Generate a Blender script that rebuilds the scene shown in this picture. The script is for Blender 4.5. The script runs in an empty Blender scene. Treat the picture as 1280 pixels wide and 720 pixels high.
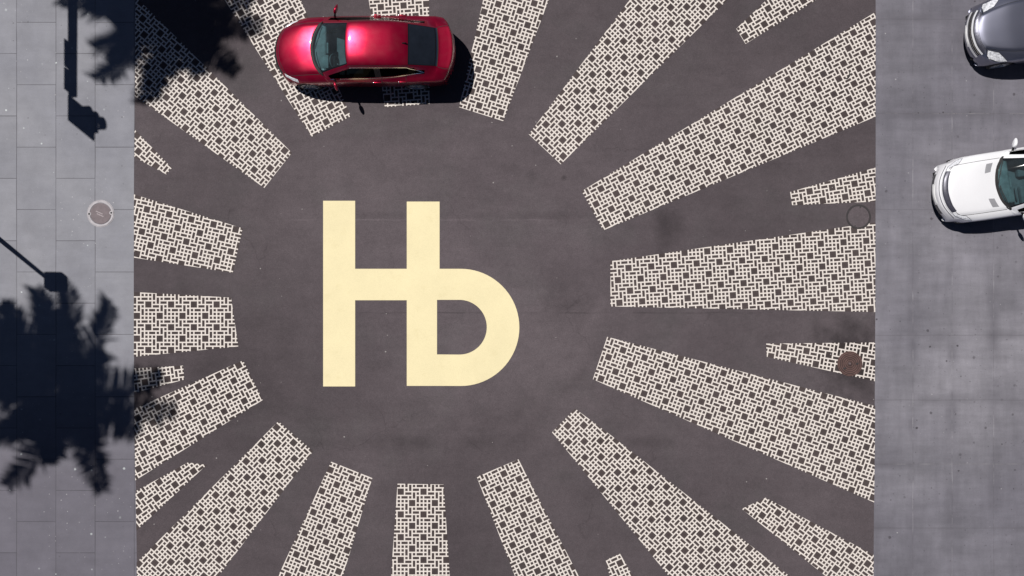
import bpy, bmesh, math, random
import numpy as np
from mathutils import Vector, Matrix

R = math.radians
random.seed(7)
rng = np.random.default_rng(11)
S = 45.0            # pixels of the 1280x720 photograph per metre of ground
CAM_H = 22.2
SLX, SLY = 0.50, 0.41          # shadow offset per metre of height (+x, -y)

scene = bpy.context.scene
COL = scene.collection


def W(px, py, z=0.0):
    return Vector(((px - 640.0) / S, (360.0 - py) / S, z))


# ------------------------------------------------------------------ helpers
def tag(o, label=None, cat=None, group=None, kind=None):
    if label: o['label'] = label
    if cat: o['category'] = cat
    if group: o['group'] = group
    if kind: o['kind'] = kind
    return o


def empty(name, loc=(0, 0, 0), rotz=0.0):
    o = bpy.data.objects.new(name, None)
    COL.objects.link(o)
    o.location = loc
    o.rotation_euler = (0, 0, rotz)
    o.empty_display_size = 0.2
    return o


def link_mesh(name, me, parent=None, loc=None):
    o = bpy.data.objects.new(name, me)
    COL.objects.link(o)
    if parent is not None:
        o.parent = parent
    if loc is not None:
        o.location = loc
    return o


def obj_data(name, verts, faces, mats, parent=None, mi=None, smooth=False, loc=None, normals=None):
    me = bpy.data.meshes.new(name)
    me.from_pydata([tuple(v) for v in verts], [], [tuple(f) for f in faces])
    if not isinstance(mats, (list, tuple)):
        mats = [mats]
    for m in mats:
        me.materials.append(m)
    if mi is not None:
        me.polygons.foreach_set('material_index', list(mi))
    if smooth or normals is not None:
        me.polygons.foreach_set('use_smooth', [True] * len(me.polygons))
    if normals is not None:
        me.normals_split_custom_set_from_vertices([tuple(n) for n in normals])
    me.update()
    return link_mesh(name, me, parent, loc)


def obj_bm(name, bm, mats, parent=None, smooth=False, loc=None, autosmooth=None):
    me = bpy.data.meshes.new(name)
    bmesh.ops.recalc_face_normals(bm, faces=bm.faces)
    bm.to_mesh(me)
    bm.free()
    if not isinstance(mats, (list, tuple)):
        mats = [mats]
    for m in mats:
        me.materials.append(m)
    if smooth:
        me.polygons.foreach_set('use_smooth', [True] * len(me.polygons))
        if autosmooth:
            me.set_sharp_from_angle(angle=R(autosmooth))
    me.update()
    return link_mesh(name, me, parent, loc)


def bm_box(bm, c, s, rot=None, bevel=0.0, seg=2, mi=0):
    r = bmesh.ops.create_cube(bm, size=1.0)
    vs = r['verts']
    m = Matrix.Translation(Vector(c)) @ (rot.to_4x4() if rot is not None else Matrix.Identity(4)) @ Matrix.Diagonal((s[0], s[1], s[2], 1))
    bmesh.ops.transform(bm, matrix=m, verts=vs)
    fs = set(f for v in vs for f in v.link_faces)
    if bevel > 0:
        es = list(set(e for v in vs for e in v.link_edges))
        r2 = bmesh.ops.bevel(bm, geom=es, offset=bevel, segments=seg, affect='EDGES', profile=0.6)
        fs |= set(r2['faces'])
    for f in fs:
        if f.is_valid:
            f.material_index = mi
    return vs


def bm_tube(bm, pts, radii, n=12, cap=True, mi=0):
    pts = [Vector(p) for p in pts]
    if not isinstance(radii, (list, tuple)):
        radii = [radii] * len(pts)
    rings = []
    up = Vector((0, 0, 1))
    for i, p in enumerate(pts):
        a = pts[max(0, i - 1)]
        b = pts[min(len(pts) - 1, i + 1)]
        t = (b - a).normalized()
        ref = up if abs(t.dot(up)) < 0.95 else Vector((1, 0, 0))
        x = t.cross(ref).normalized()
        y = t.cross(x).normalized()
        rings.append([bm.verts.new(p + (x * math.cos(2 * math.pi * k / n) + y * math.sin(2 * math.pi * k / n)) * radii[i]) for k in range(n)])
    for a, b in zip(rings[:-1], rings[1:]):
        for k in range(n):
            f = bm.faces.new((a[k], a[(k + 1) % n], b[(k + 1) % n], b[k]))
            f.material_index = mi
    if cap:
        for ring in (rings[0], rings[-1]):
            f = bm.faces.new(ring)
            f.material_index = mi


def bm_lathe(bm, prof, n=48, axis='z', center=(0, 0, 0), mi=0):
    """prof: list of (r, h); a closed surface of revolution (r = 0 allowed at the ends)."""
    c = Vector(center)
    rings = []
    for r, h in prof:
        ring = []
        if r < 1e-6:
            p = {'z': Vector((0, 0, h)), 'y': Vector((0, h, 0))}[axis]
            ring = [bm.verts.new(c + p)]
        else:
            for k in range(n):
                a = 2 * math.pi * k / n
                p = Vector((r * math.cos(a), r * math.sin(a), h)) if axis == 'z' else Vector((r * math.cos(a), h, r * math.sin(a)))
                ring.append(bm.verts.new(c + p))
        rings.append(ring)
    for a, b in zip(rings[:-1], rings[1:]):
        for k in range(n):
            k2 = (k + 1) % n
            if len(a) == 1 and len(b) == 1:
                continue
            if len(a) == 1:
                f = bm.faces.new((a[0], b[k2], b[k]))
            elif len(b) == 1:
                f = bm.faces.new((a[k], a[k2], b[0]))
            else:
                f = bm.faces.new((a[k], a[k2], b[k2], b[k]))
            f.material_index = mi


# ------------------------------------------------------------------ node material helper
class NM:
    def __init__(self, name):
        self.m = bpy.data.materials.new(name)
        self.m.use_nodes = True
        self.nt = self.m.node_tree
        self.nt.nodes.clear()
        self.out = self.nt.nodes.new('ShaderNodeOutputMaterial')
        self._pos = None

    def n(self, t, **kw):
        nd = self.nt.nodes.new(t)
        for k, v in kw.items():
            setattr(nd, k, v)
        return nd

    def set(self, sock, v):
        if isinstance(v, bpy.types.NodeSocket):
            self.nt.links.new(v, sock)
        else:
            if sock.type == 'RGBA' and not hasattr(v, '__len__'):
                v = (v, v, v, 1)
            if sock.type == 'RGBA' and len(v) == 3:
                v = (*v, 1)
            sock.default_value = v

    def pos(self):
        if self._pos is None:
            self._pos = self.n('ShaderNodeNewGeometry').outputs['Position']
        return self._pos

    def xyz(self):
        s = self.n('ShaderNodeSeparateXYZ')
        self.set(s.inputs[0], self.pos())
        return s.outputs

    def math(self, op, a, b=0.0, c=0.0, clamp=False):
        nd = self.n('ShaderNodeMath', operation=op, use_clamp=clamp)
        self.set(nd.inputs[0], a)
        self.set(nd.inputs[1], b)
        if len(nd.inputs) > 2:
            self.set(nd.inputs[2], c)
        return nd.outputs[0]

    def noise(self, scale, detail=4, rough=0.55, vec=None, dist=0.0):
        nd = self.n('ShaderNodeTexNoise')
        self.set(nd.inputs['Vector'], vec if vec is not None else self.pos())
        nd.inputs['Scale'].default_value = scale
        nd.inputs['Detail'].default_value = detail
        nd.inputs['Roughness'].default_value = rough
        nd.inputs['Distortion'].default_value = dist
        return nd.outputs['Fac']

    def scaled(self, sx, sy, sz=1.0, off=(0, 0, 0)):
        mp = self.n('ShaderNodeMapping')
        self.set(mp.inputs['Vector'], self.pos())
        mp.inputs['Scale'].default_value = (sx, sy, sz)
        mp.inputs['Location'].default_value = off
        return mp.outputs[0]

    def spots(self, scale, radius, vec=None, soft=0.5, keep=0.5):
        """0..1 mask of small separate dots; keep = share of the cells that carry one."""
        nd = self.n('ShaderNodeTexVoronoi', voronoi_dimensions='2D')
        self.set(nd.inputs['Vector'], vec if vec is not None else self.pos())
        nd.inputs['Scale'].default_value = scale
        sep = self.n('ShaderNodeSeparateColor')
        self.set(sep.inputs[0], nd.outputs['Color'])
        size = self.ramp(self.math('POWER', sep.outputs[1], 2.5), 0.0, 1.0, 0.35, 1.25)
        wob = self.ramp(self.noise(26, 3), 0.2, 0.8, 0.6, 1.4)
        dist = self.math('DIVIDE', self.math('MULTIPLY', nd.outputs['Distance'], wob), size)
        r = self.ramp(dist, radius * (1 - soft), radius)
        inv = self.math('SUBTRACT', 1.0, r)
        k = self.math('LESS_THAN', sep.outputs[0], keep)
        return self.math('MULTIPLY', inv, k)

    def ramp(self, v, lo, hi, a=0.0, b=1.0):
        nd = self.n('ShaderNodeMapRange')
        self.set(nd.inputs['Value'], v)
        nd.inputs['From Min'].default_value = lo
        nd.inputs['From Max'].default_value = hi
        nd.inputs['To Min'].default_value = a
        nd.inputs['To Max'].default_value = b
        return nd.outputs[0]

    def mix(self, fac, a, b, blend='MIX'):
        nd = self.n('ShaderNodeMix', data_type='RGBA', blend_type=blend)
        self.set(nd.inputs['Factor'], fac)
        self.set(nd.inputs['A'], a) if False else self.set(nd.inputs[6], a)
        self.set(nd.inputs[7], b)
        return nd.outputs[2]

    def scale_col(self, col, f):
        nd = self.n('ShaderNodeVectorMath', operation='SCALE')
        self.set(nd.inputs[0], col)
        self.set(nd.inputs['Scale'], f)
        return nd.outputs[0]

    def bump(self, h, strength=0.3, dist=0.01):
        nd = self.n('ShaderNodeBump')
        self.set(nd.inputs['Height'], h)
        nd.inputs['Strength'].default_value = strength
        nd.inputs['Distance'].default_value = dist
        return nd.outputs[0]

    def principled(self, **kw):
        p = self.n('ShaderNodeBsdfPrincipled')
        for k, v in kw.items():
            self.set(p.inputs[k.replace('_', ' ')], v)
        self.nt.links.new(p.outputs[0], self.out.inputs[0])
        return p


def simple(name, col, rough=0.5, metal=0.0, coat=0.0, var=0.08, scale=6.0, coat_rough=0.03, spec=0.5):
    k = NM(name)
    f = k.ramp(k.noise(scale, 4), 0.3, 0.7, 1 - var, 1 + var)
    c = k.scale_col((*col,), f)
    k.principled(Base_Color=c, Roughness=rough, Metallic=metal, Coat_Weight=coat, Coat_Roughness=coat_rough, Specular_IOR_Level=spec)
    return k.m


# ---- asphalt colour shared by road, gaps in the painted lattice and patched lids
def asphalt_color(k, mult=1.0, tint=(1, 1, 1), seams=True):
    x, y, z = k.xyz()
    big = k.ramp(k.noise(0.16, 3, 0.5), 0.33, 0.67)
    col = k.mix(big, (0.069, 0.0565, 0.063), (0.100, 0.083, 0.091))
    hue = k.ramp(k.noise(0.5, 4, 0.6, vec=k.scaled(1, 1, 1, (31, 7, 0))), 0.5, 0.72)
    col = k.mix(k.math('MULTIPLY', hue, 0.40), col, (0.078, 0.072, 0.075))
    mid = k.ramp(k.noise(1.7, 5, 0.65), 0.3, 0.7, 0.90, 1.10)
    streak = k.ramp(k.noise(1.0, 5, 0.6, vec=k.scaled(0.5, 3.5, 1)), 0.3, 0.7, 0.95, 1.05)
    fine = k.math('MULTIPLY', k.ramp(k.noise(38, 3, 0.7), 0.25, 0.75, 0.76, 1.24), k.ramp(k.noise(9, 4, 0.7, vec=k.scaled(1, 1, 1, (2, 6, 0))), 0.3, 0.7, 0.92, 1.08))
    grit = k.ramp(k.noise(110, 2, 0.6), 0.25, 0.75, 0.80, 1.20)
    f = k.math('MULTIPLY', k.math('MULTIPLY', mid, streak), k.math('MULTIPLY', fine, grit))
    if seams:
        wob = k.ramp(k.noise(1.3, 4), 0, 1, -0.05, 0.05)
        for (py, wd, lo, hi, amp) in ((275, 0.035, -7.2, 3.0, 0.30), (270, 0.16, -6.5, 3.5, -0.16), (391, 0.030, -5.5, 7.5, -0.34), (553, 0.24, -8.0, 5.5, -0.20), (205, 0.05, 5.0, 9.0, -0.14)):
            Y = (360 - py) / S
            d = k.math('ABSOLUTE', k.math('SUBTRACT', k.math('ADD', y, wob), Y))
            line = k.ramp(d, 0.0, wd, 1.0, 0.0)
            ends = k.math('MULTIPLY', k.ramp(x, lo, lo + 1.5), k.ramp(x, hi - 1.5, hi, 1.0, 0.0))
            br = k.ramp(k.noise(0.9, 3, vec=k.scaled(1, 0.2, 1, (py, 0, 0))), 0.40, 0.60)
            f = k.math('MULTIPLY', f, k.math('ADD', 1.0, k.math('MULTIPLY', k.math('MULTIPLY', line, ends), k.math('MULTIPLY', br, amp))))
        for (px, py, r, amp) in ((833, 284, 0.60, -0.32), (724, 300, 0.8, 0.12), (700, 360, 0.9, -0.14), (640, 520, 1.5, -0.12), (960, 180, 1.2, -0.14), (450, 560, 1.4, 0.10), (664, 218, 0.22, -0.2), (700, 388, 0.9, -0.10), (870, 560, 1.6, 0.10), (705, 222, 0.10, -0.35), (590, 180, 1.3, 0.10), (1063, 446, 1.35, -0.60), (300, 460, 1.8, -0.12), (1020, 320, 1.2, -0.10)):
            c = W(px, py)
            dx = k.math('SUBTRACT', x, c.x)
            dy = k.math('SUBTRACT', y, c.y)
            d = k.math('SQRT', k.math('ADD', k.math('MULTIPLY', dx, dx), k.math('MULTIPLY', dy, dy)))
            d = k.math('ADD', d, k.ramp(k.noise(2.2, 5, 0.6), 0, 1, -r * 0.7, r * 0.7))
            f = k.math('MULTIPLY', f, k.math('ADD', 1.0, k.math('MULTIPLY', k.ramp(d, r * 0.2, r, 1.0, 0.0), amp)))
    cw = W(620, 320)
    dx = k.math('SUBTRACT', x, cw.x)
    dy = k.math('MULTIPLY', k.math('SUBTRACT', y, cw.y), 1.25)
    d = k.math('SQRT', k.math('ADD', k.math('MULTIPLY', dx, dx), k.math('MULTIPLY', dy, dy)))
    d = k.math('ADD', d, k.ramp(k.noise(0.35, 4, 0.6), 0, 1, -2.6, 2.6))
    f = k.math('MULTIPLY', f, k.ramp(d, 1.5, 7.0, 1.17, 0.88))
    if seams:
        # turning tyre marks
        for (px, py, rad, wd, amp, sd) in ((520, 230, 7.0, 0.30, -0.13, 1), (560, 250, 5.3, 0.20, 0.10, 5), (540, 60, 11.0, 0.35, -0.10, 9), (900, 700, 8.2, 0.25, -0.10, 13)):
            c = W(px, py)
            ax = k.math('SUBTRACT', x, c.x)
            ay = k.math('SUBTRACT', y, c.y)
            q = k.math('SQRT', k.math('ADD', k.math('MULTIPLY', ax, ax), k.math('MULTIPLY', ay, ay)))
            q = k.math('ABSOLUTE', k.math('SUBTRACT', k.math('ADD', q, k.ramp(k.noise(0.6, 3), 0, 1, -0.3, 0.3)), rad))
            br = k.ramp(k.noise(0.45, 4, vec=k.scaled(1, 1, 1, (sd, 2, 0))), 0.46, 0.62)
            f = k.math('MULTIPLY', f, k.math('ADD', 1.0, k.math('MULTIPLY', k.math('MULTIPLY', k.ramp(q, 0.0, wd, 1.0, 0.0), br), amp)))
        # hairline cracks in a few places
        vo = k.n('ShaderNodeTexVoronoi', voronoi_dimensions='2D', feature='DISTANCE_TO_EDGE')
        wv = k.n('ShaderNodeVectorMath', operation='ADD')
        nz = k.n('ShaderNodeTexNoise')
        nz.inputs['Scale'].default_value = 1.6
        nz.inputs['Detail'].default_value = 5
        k.set(nz.inputs['Vector'], k.pos())
        k.set(wv.inputs[0], k.pos())
        k.set(wv.inputs[1], nz.outputs['Color'])
        k.set(vo.inputs['Vector'], wv.outputs[0])
        vo.inputs['Scale'].default_value = 0.42
        ck = k.ramp(vo.outputs['Distance'], 0.003, 0.010, 1.0, 0.0)
        f = k.math('MULTIPLY', f, k.math('SUBTRACT', 1.0, k.math('MULTIPLY', k.math('MULTIPLY', ck, k.ramp(k.noise(0.33, 3, vec=k.scaled(1, 1, 1, (14, 3, 0))), 0.52, 0.62)), 0.16)))
    col = k.scale_col(col, k.math('MULTIPLY', f, mult))
    col = k.mix(1.0, col, (*tint, 1), 'MULTIPLY')
    sp = k.spots(1.7, 0.035, keep=0.14)
    col = k.mix(k.math('MULTIPLY', sp, 0.6), col, (0.4, 0.38, 0.37))
    return col, k.math('ADD', k.noise(38, 3, 0.7), k.noise(110, 2, 0.6))


def mat_asphalt(name, mult=1.0, tint=(1, 1, 1), seams=True):
    k = NM(name)
    c, h = asphalt_color(k, mult, tint, seams)
    k.principled(Base_Color=c, Roughness=0.93, Specular_IOR_Level=0.25, Normal=k.bump(h, 0.25, 0.006))
    return k.m


def mat_paint(name, col, wear=0.5):
    k = NM(name)
    v = k.ramp(k.noise(0.8, 5, 0.6), 0.3, 0.7, 0.95, 1.04)
    v2 = k.ramp(k.noise(45, 3, 0.6), 0.3, 0.7, 0.95, 1.05)
    c = k.scale_col((*col,), k.math('MULTIPLY', v, v2))
    dirt_or_unlit_mask = k.ramp(k.noise(2.4, 6, 0.7, vec=k.scaled(1, 1, 1, (5, 9, 0))), 0.56, 0.80)
    c = k.mix(k.math('MULTIPLY', dirt_or_unlit_mask, 0.28 * wear), c, (col[0] * 0.70, col[1] * 0.66, col[2] * 0.52))
    chip = k.ramp(k.noise(60, 4, 0.75), 0.67, 0.73)
    c = k.mix(k.math('MULTIPLY', chip, 0.6 * wear), c, (0.10, 0.09, 0.09))
    k.principled(Base_Color=c, Roughness=0.75, Specular_IOR_Level=0.3, Normal=k.bump(k.noise(60, 3, 0.7), 0.12, 0.004))
    return k.m


def mat_slabs():
    k = NM('sidewalk slabs')
    x, y, z = k.xyz()
    cmb = k.n('ShaderNodeCombineXYZ')
    wob = k.ramp(k.noise(0.6, 2), 0, 1, -0.012, 0.012)
    k.set(cmb.inputs[0], k.math('ADD', y, 1.7333 * 20 - 7.378))
    k.set(cmb.inputs[1], k.math('ADD', k.math('ADD', x, wob), 10.489 + 1.0889 * 20))
    b = k.n('ShaderNodeTexBrick')
    b.offset = 0.5
    k.set(b.inputs['Vector'], cmb.outputs[0])
    b.inputs['Scale'].default_value = 1.0
    b.inputs['Mortar Size'].default_value = 0.0105
    b.inputs['Mortar Smooth'].default_value = 0.3
    b.inputs['Bias'].default_value = 0.0
    b.inputs['Brick Width'].default_value = 1.7333
    b.inputs['Row Height'].default_value = 1.0889
    b.inputs['Color1'].default_value = (0.955, 0.955, 0.96, 1)
    b.inputs['Color2'].default_value = (1.04, 1.04, 1.04, 1)
    b.inputs['Mortar'].default_value = (1, 1, 1, 1)
    base = k.mix(k.ramp(k.noise(0.35, 4), 0.35, 0.65), (0.208, 0.210, 0.240), (0.236, 0.237, 0.263))
    # the foot of the crossing is greyer
    foot_grey = k.ramp(k.math('ADD', y, k.ramp(k.noise(0.5, 4), 0, 1, -1.2, 1.2)), -1.5, -5.0)
    base = k.mix(k.math('MULTIPLY', foot_grey, 0.85), base, (0.110, 0.102, 0.126))
    col = k.mix(1.0, base, b.outputs['Color'], 'MULTIPLY')
    blot = k.ramp(k.noise(1.6, 6, 0.65), 0.3, 0.7, 0.90, 1.10)
    fine = k.ramp(k.noise(55, 3, 0.65), 0.25, 0.75, 0.92, 1.08)
    streak = k.ramp(k.noise(1.2, 5, 0.6, vec=k.scaled(0.8, 4.0)), 0.3, 0.7, 0.96, 1.04)
    col = k.scale_col(col, k.math('MULTIPLY', k.math('MULTIPLY', blot, fine), streak))
    col = k.mix(k.math('MULTIPLY', b.outputs['Fac'], k.ramp(k.noise(0.9, 3), 0.3, 0.7, 0.45, 0.9)), col, (0.06, 0.057, 0.066))
    gz = k.ramp(k.noise(0.7, 3), 0.46, 0.60)
    gum = k.math('MULTIPLY', k.spots(2.2, 0.075, keep=0.35, soft=0.5), gz)
    col = k.mix(k.math('MULTIPLY', gum, 0.75), col, (0.62, 0.67, 0.67))
    gum2 = k.math('MULTIPLY', k.spots(6.3, 0.11, keep=0.30, soft=0.6), k.ramp(k.noise(0.55, 3, vec=k.scaled(1, 1, 1, (4, 4, 0))), 0.48, 0.60))
    col = k.mix(k.math('MULTIPLY', gum2, 0.55), col, (0.58, 0.57, 0.58))
    dk = k.spots(2.3, 0.06, keep=0.22, soft=0.6)
    col = k.mix(k.math('MULTIPLY', dk, 0.5), col, (0.07, 0.065, 0.07))
    h = k.math('SUBTRACT', k.math('MULTIPLY', k.noise(55, 3, 0.65), 0.3), b.outputs['Fac'])
    k.principled(Base_Color=col, Roughness=0.85, Specular_IOR_Level=0.3, Normal=k.bump(h, 0.35, 0.006))
    return k.m


def mat_concrete():
    k = NM('roadway concrete')
    x, y, z = k.xyz()
    base = k.mix(k.ramp(k.noise(0.22, 4, 0.55), 0.38, 0.62), (0.152, 0.146, 0.170), (0.200, 0.193, 0.218))
    reflect_falloff = k.ramp(k.math('ADD', k.math('ABSOLUTE', k.math('ADD', y, 0.6)), k.ramp(k.noise(0.4, 4), 0, 1, -1.6, 1.6)), 2.2, 5.6)  # both ends painted darker, so reflected window sun seems to brighten the middle
    base = k.mix(k.math('MULTIPLY', reflect_falloff, 0.60), base, (0.112, 0.107, 0.130))
    blot = k.ramp(k.noise(0.75, 6, 0.68, vec=k.scaled(1, 1, 1, (3, 8, 0))), 0.32, 0.68, 0.84, 1.16)
    st1 = k.ramp(k.noise(1.0, 6, 0.65, vec=k.scaled(0.55, 3.2)), 0.3, 0.7, 0.88, 1.12)
    st2 = k.ramp(k.noise(1.0, 6, 0.65, vec=k.scaled(3.0, 0.4)), 0.3, 0.7, 0.89, 1.11)
    fine = k.ramp(k.noise(50, 3, 0.7), 0.25, 0.75, 0.90, 1.10)
    f = k.math('MULTIPLY', k.math('MULTIPLY', blot, st1), k.math('MULTIPLY', st2, fine))
    col = k.scale_col(base, f)
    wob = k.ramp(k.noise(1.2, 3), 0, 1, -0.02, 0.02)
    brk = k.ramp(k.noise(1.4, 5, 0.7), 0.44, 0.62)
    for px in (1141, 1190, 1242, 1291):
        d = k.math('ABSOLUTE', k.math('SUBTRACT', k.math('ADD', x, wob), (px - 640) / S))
        dirt_or_unlit_mask = k.ramp(d, 0.02, 0.24, 1.0, 0.0)  # dark strips painted in for the gaps between reflected window light
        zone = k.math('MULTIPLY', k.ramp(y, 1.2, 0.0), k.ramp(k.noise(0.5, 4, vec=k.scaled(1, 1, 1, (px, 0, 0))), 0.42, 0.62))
        col = k.mix(k.math('MULTIPLY', k.math('MULTIPLY', dirt_or_unlit_mask, zone), 0.62), col, (0.090, 0.085, 0.102))
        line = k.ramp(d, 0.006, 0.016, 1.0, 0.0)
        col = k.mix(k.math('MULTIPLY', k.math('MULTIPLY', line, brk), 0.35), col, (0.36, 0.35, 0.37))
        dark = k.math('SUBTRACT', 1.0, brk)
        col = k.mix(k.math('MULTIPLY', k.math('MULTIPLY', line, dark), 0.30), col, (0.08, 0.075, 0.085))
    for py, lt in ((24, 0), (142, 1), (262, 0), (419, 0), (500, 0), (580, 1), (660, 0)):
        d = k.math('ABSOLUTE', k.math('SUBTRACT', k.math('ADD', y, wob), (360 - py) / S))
        band = k.ramp(d, 0.0, 0.20, 1.0, 0.0)  # unlit crosswise strips of the same reflected window grid, painted in
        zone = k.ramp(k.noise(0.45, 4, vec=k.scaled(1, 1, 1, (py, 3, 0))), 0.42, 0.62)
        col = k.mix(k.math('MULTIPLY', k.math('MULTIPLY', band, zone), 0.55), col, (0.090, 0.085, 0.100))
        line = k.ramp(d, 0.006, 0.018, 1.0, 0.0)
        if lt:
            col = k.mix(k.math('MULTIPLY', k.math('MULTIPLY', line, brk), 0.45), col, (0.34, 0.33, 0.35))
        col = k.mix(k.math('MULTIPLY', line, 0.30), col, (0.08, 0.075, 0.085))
    specks = k.spots(2.6, 0.10, keep=0.42, soft=0.4)
    zone = k.ramp(k.noise(0.35, 3), 0.42, 0.58)
    col = k.mix(k.math('MULTIPLY', k.math('MULTIPLY', specks, zone), 0.8), col, (0.035, 0.03, 0.035))
    sp2 = k.spots(7.0, 0.14, keep=0.22, soft=0.6)
    col = k.mix(k.math('MULTIPLY', sp2, 0.45), col, (0.05, 0.045, 0.05))
    wsp = k.math('MULTIPLY', k.spots(3.1, 0.06, keep=0.20, soft=0.5), k.ramp(k.noise(0.5, 3, vec=k.scaled(1, 1, 1, (9, 1, 0))), 0.48, 0.58))
    col = k.mix(k.math('MULTIPLY', wsp, 0.6), col, (0.45, 0.44, 0.45))
    h = k.math('ADD', k.noise(50, 3, 0.7), k.math('MULTIPLY', k.noise(8, 4), 0.4))
    k.principled(Base_Color=col, Roughness=0.88, Specular_IOR_Level=0.3, Normal=k.bump(h, 0.2, 0.006))
    return k.m


def mat_car_paint(name, col, metal=0.55, rough=0.30, flake=0.10, coat_rough=0.04, spec=0.5):
    k = NM(name)
    f = k.ramp(k.noise(450, 2, 0.5), 0.3, 0.7, 1 - flake, 1 + flake)
    dust = k.ramp(k.noise(2.5, 5, 0.65), 0.4, 0.8, 0.0, 0.05)
    c = k.mix(dust, k.scale_col((*col,), f), (0.35, 0.32, 0.30))
    r = rough
    k.principled(Base_Color=c, Metallic=metal, Roughness=r, Coat_Weight=1.0, Coat_Roughness=coat_rough, Specular_IOR_Level=spec)
    return k.m


def mat_glass(name, tint, ior=1.52, haze=0.0):
    k = NM(name)
    tr = k.n('ShaderNodeBsdfTransparent')
    k.set(tr.inputs[0], k.scale_col((*tint,), k.ramp(k.noise(3.0, 3), 0.3, 0.7, 0.95, 1.05)))
    gl = k.n('ShaderNodeBsdfGlossy')
    gl.inputs['Roughness'].default_value = 0.02
    fr = k.n('ShaderNodeFresnel')
    fr.inputs[0].default_value = ior
    mx = k.n('ShaderNodeMixShader')
    k.set(mx.inputs[0], fr.outputs[0])
    src = tr
    if haze > 0:
        df = k.n('ShaderNodeBsdfDiffuse')
        df.inputs[0].default_value = (0.30, 0.36, 0.40, 1)
        hz = k.n('ShaderNodeMixShader')
        k.set(hz.inputs[0], k.ramp(k.noise(2.2, 4), 0.3, 0.7, haze * 0.6, haze * 1.5))
        k.nt.links.new(tr.outputs[0], hz.inputs[1])
        k.nt.links.new(df.outputs[0], hz.inputs[2])
        src = hz
    k.nt.links.new(src.outputs[0], mx.inputs[1])
    k.nt.links.new(gl.outputs[0], mx.inputs[2])
    k.nt.links.new(mx.outputs[0], k.out.inputs[0])
    return k.m


M = {}
M['road'] = mat_asphalt('road asphalt')
M['gap'] = mat_asphalt('asphalt between painted lines', 0.84, (1.0, 0.94, 0.85))
M['lid_asphalt'] = mat_asphalt('lid asphalt', 1.2, (1, 1, 1), False)
M['patch'] = mat_asphalt('patch asphalt', 0.72, (0.96, 0.97, 1.0), False)
M['white_paint'] = mat_paint('white road paint', (0.645, 0.592, 0.552), 1.0)
M['yellow_paint'] = mat_paint('pale yellow road paint', (0.735, 0.648, 0.405), 1.0)
M['slabs'] = mat_slabs()
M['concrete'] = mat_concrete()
M['ground'] = simple('ground concrete', (0.16, 0.155, 0.165), 0.9, scale=0.5)
M['iron'] = simple('brown iron', (0.14, 0.080, 0.072), 0.6, 0.25, var=0.25, scale=9)
M['iron_groove'] = simple('rusty groove iron', (0.055, 0.033, 0.031), 0.8, var=0.25, scale=9)
M['iron_light'] = simple('worn brown lid', (0.125, 0.098, 0.108), 0.65, 0.1, var=0.15, scale=9)
M['iron_pale'] = simple('worn lid lettering bar', (0.26, 0.22, 0.235), 0.6, var=0.15, scale=20)
M['iron_dark'] = simple('dark iron', (0.03, 0.026, 0.028), 0.7, var=0.2, scale=9)
M['collar'] = simple('pale collar concrete', (0.40, 0.38, 0.40), 0.85, var=0.15, scale=7)
M['black'] = simple('black rubber', (0.012, 0.012, 0.013), 0.75)
M['gloss_black'] = simple('black gloss trim', (0.008, 0.008, 0.010), 0.12)
M['interior'] = simple('grey upholstery', (0.15, 0.165, 0.175), 0.8, var=0.2)
M['dash'] = simple('grey dashboard', (0.21, 0.24, 0.245), 0.7, var=0.35, scale=5)
M['under'] = simple('black underbody', (0.008, 0.008, 0.008), 0.9)
M['chrome'] = simple('chrome', (0.82, 0.82, 0.84), 0.12, 1.0, var=0.02)
M['alloy'] = simple('alloy wheel', (0.50, 0.51, 0.54), 0.3, 0.85, var=0.05)
M['lamp_clear'] = simple('clear headlight', (0.68, 0.69, 0.73), 0.25, 0.15, 1.0, var=0.45, scale=24)
M['lamp_red'] = simple('red tail light', (0.22, 0.006, 0.008), 0.15, 0.0, 1.0)
M['bright'] = simple('bright trim', (0.74, 0.74, 0.76), 0.22, 0.25, 1.0, var=0.04)
M['plate'] = simple('white plate', (0.72, 0.72, 0.72), 0.5)
M['glass'] = mat_glass('windshield glass', (0.42, 0.58, 0.61), 1.52, 0.045)
M['glass_dark'] = mat_glass('dark tinted glass', (0.02, 0.025, 0.03), 1.10)
M['glass_rear'] = simple('dark rear window glass', (0.011, 0.014, 0.021), 0.05, var=0.15, scale=4)
M['red'] = mat_car_paint('crimson car paint', (0.275, 0.000, 0.023), 0.64, 0.30, coat_rough=0.035, spec=0.25)
M['white'] = mat_car_paint('white car paint', (0.80, 0.80, 0.83), 0.12, 0.36)
M['grey'] = mat_car_paint('dark metallic car paint', (0.25, 0.255, 0.325), 0.95, 0.40)
M['grille'] = simple('grille bars', (0.055, 0.055, 0.075), 0.35, 0.3, var=0.3, scale=30)
M['vent'] = simple('grey vent slots', (0.25, 0.25, 0.27), 0.6)
M['sticker'] = simple('pale sticker', (0.75, 0.78, 0.78), 0.6)
M['bark'] = simple('palm bark', (0.16, 0.12, 0.09), 0.9, var=0.3, scale=12)
M['leaf'] = simple('palm leaf', (0.05, 0.085, 0.03), 0.6, var=0.3, scale=3)
M['leaf_dry'] = simple('dry palm leaf', (0.14, 0.10, 0.05), 0.8, var=0.3, scale=3)
M['steel'] = simple('grey painted steel', (0.20, 0.21, 0.22), 0.5, 0.3)
M['sign'] = simple('blue sign plate', (0.03, 0.07, 0.25), 0.5)
M['signal_yellow'] = simple('dark signal housing', (0.02, 0.02, 0.022), 0.5)
M['lens_red'] = simple('red signal lens', (0.20, 0.01, 0.01), 0.3)
M['lens_amber'] = simple('amber signal lens', (0.25, 0.12, 0.01), 0.3)
M['lens_green'] = simple('green signal lens', (0.01, 0.15, 0.08), 0.3)
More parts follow.
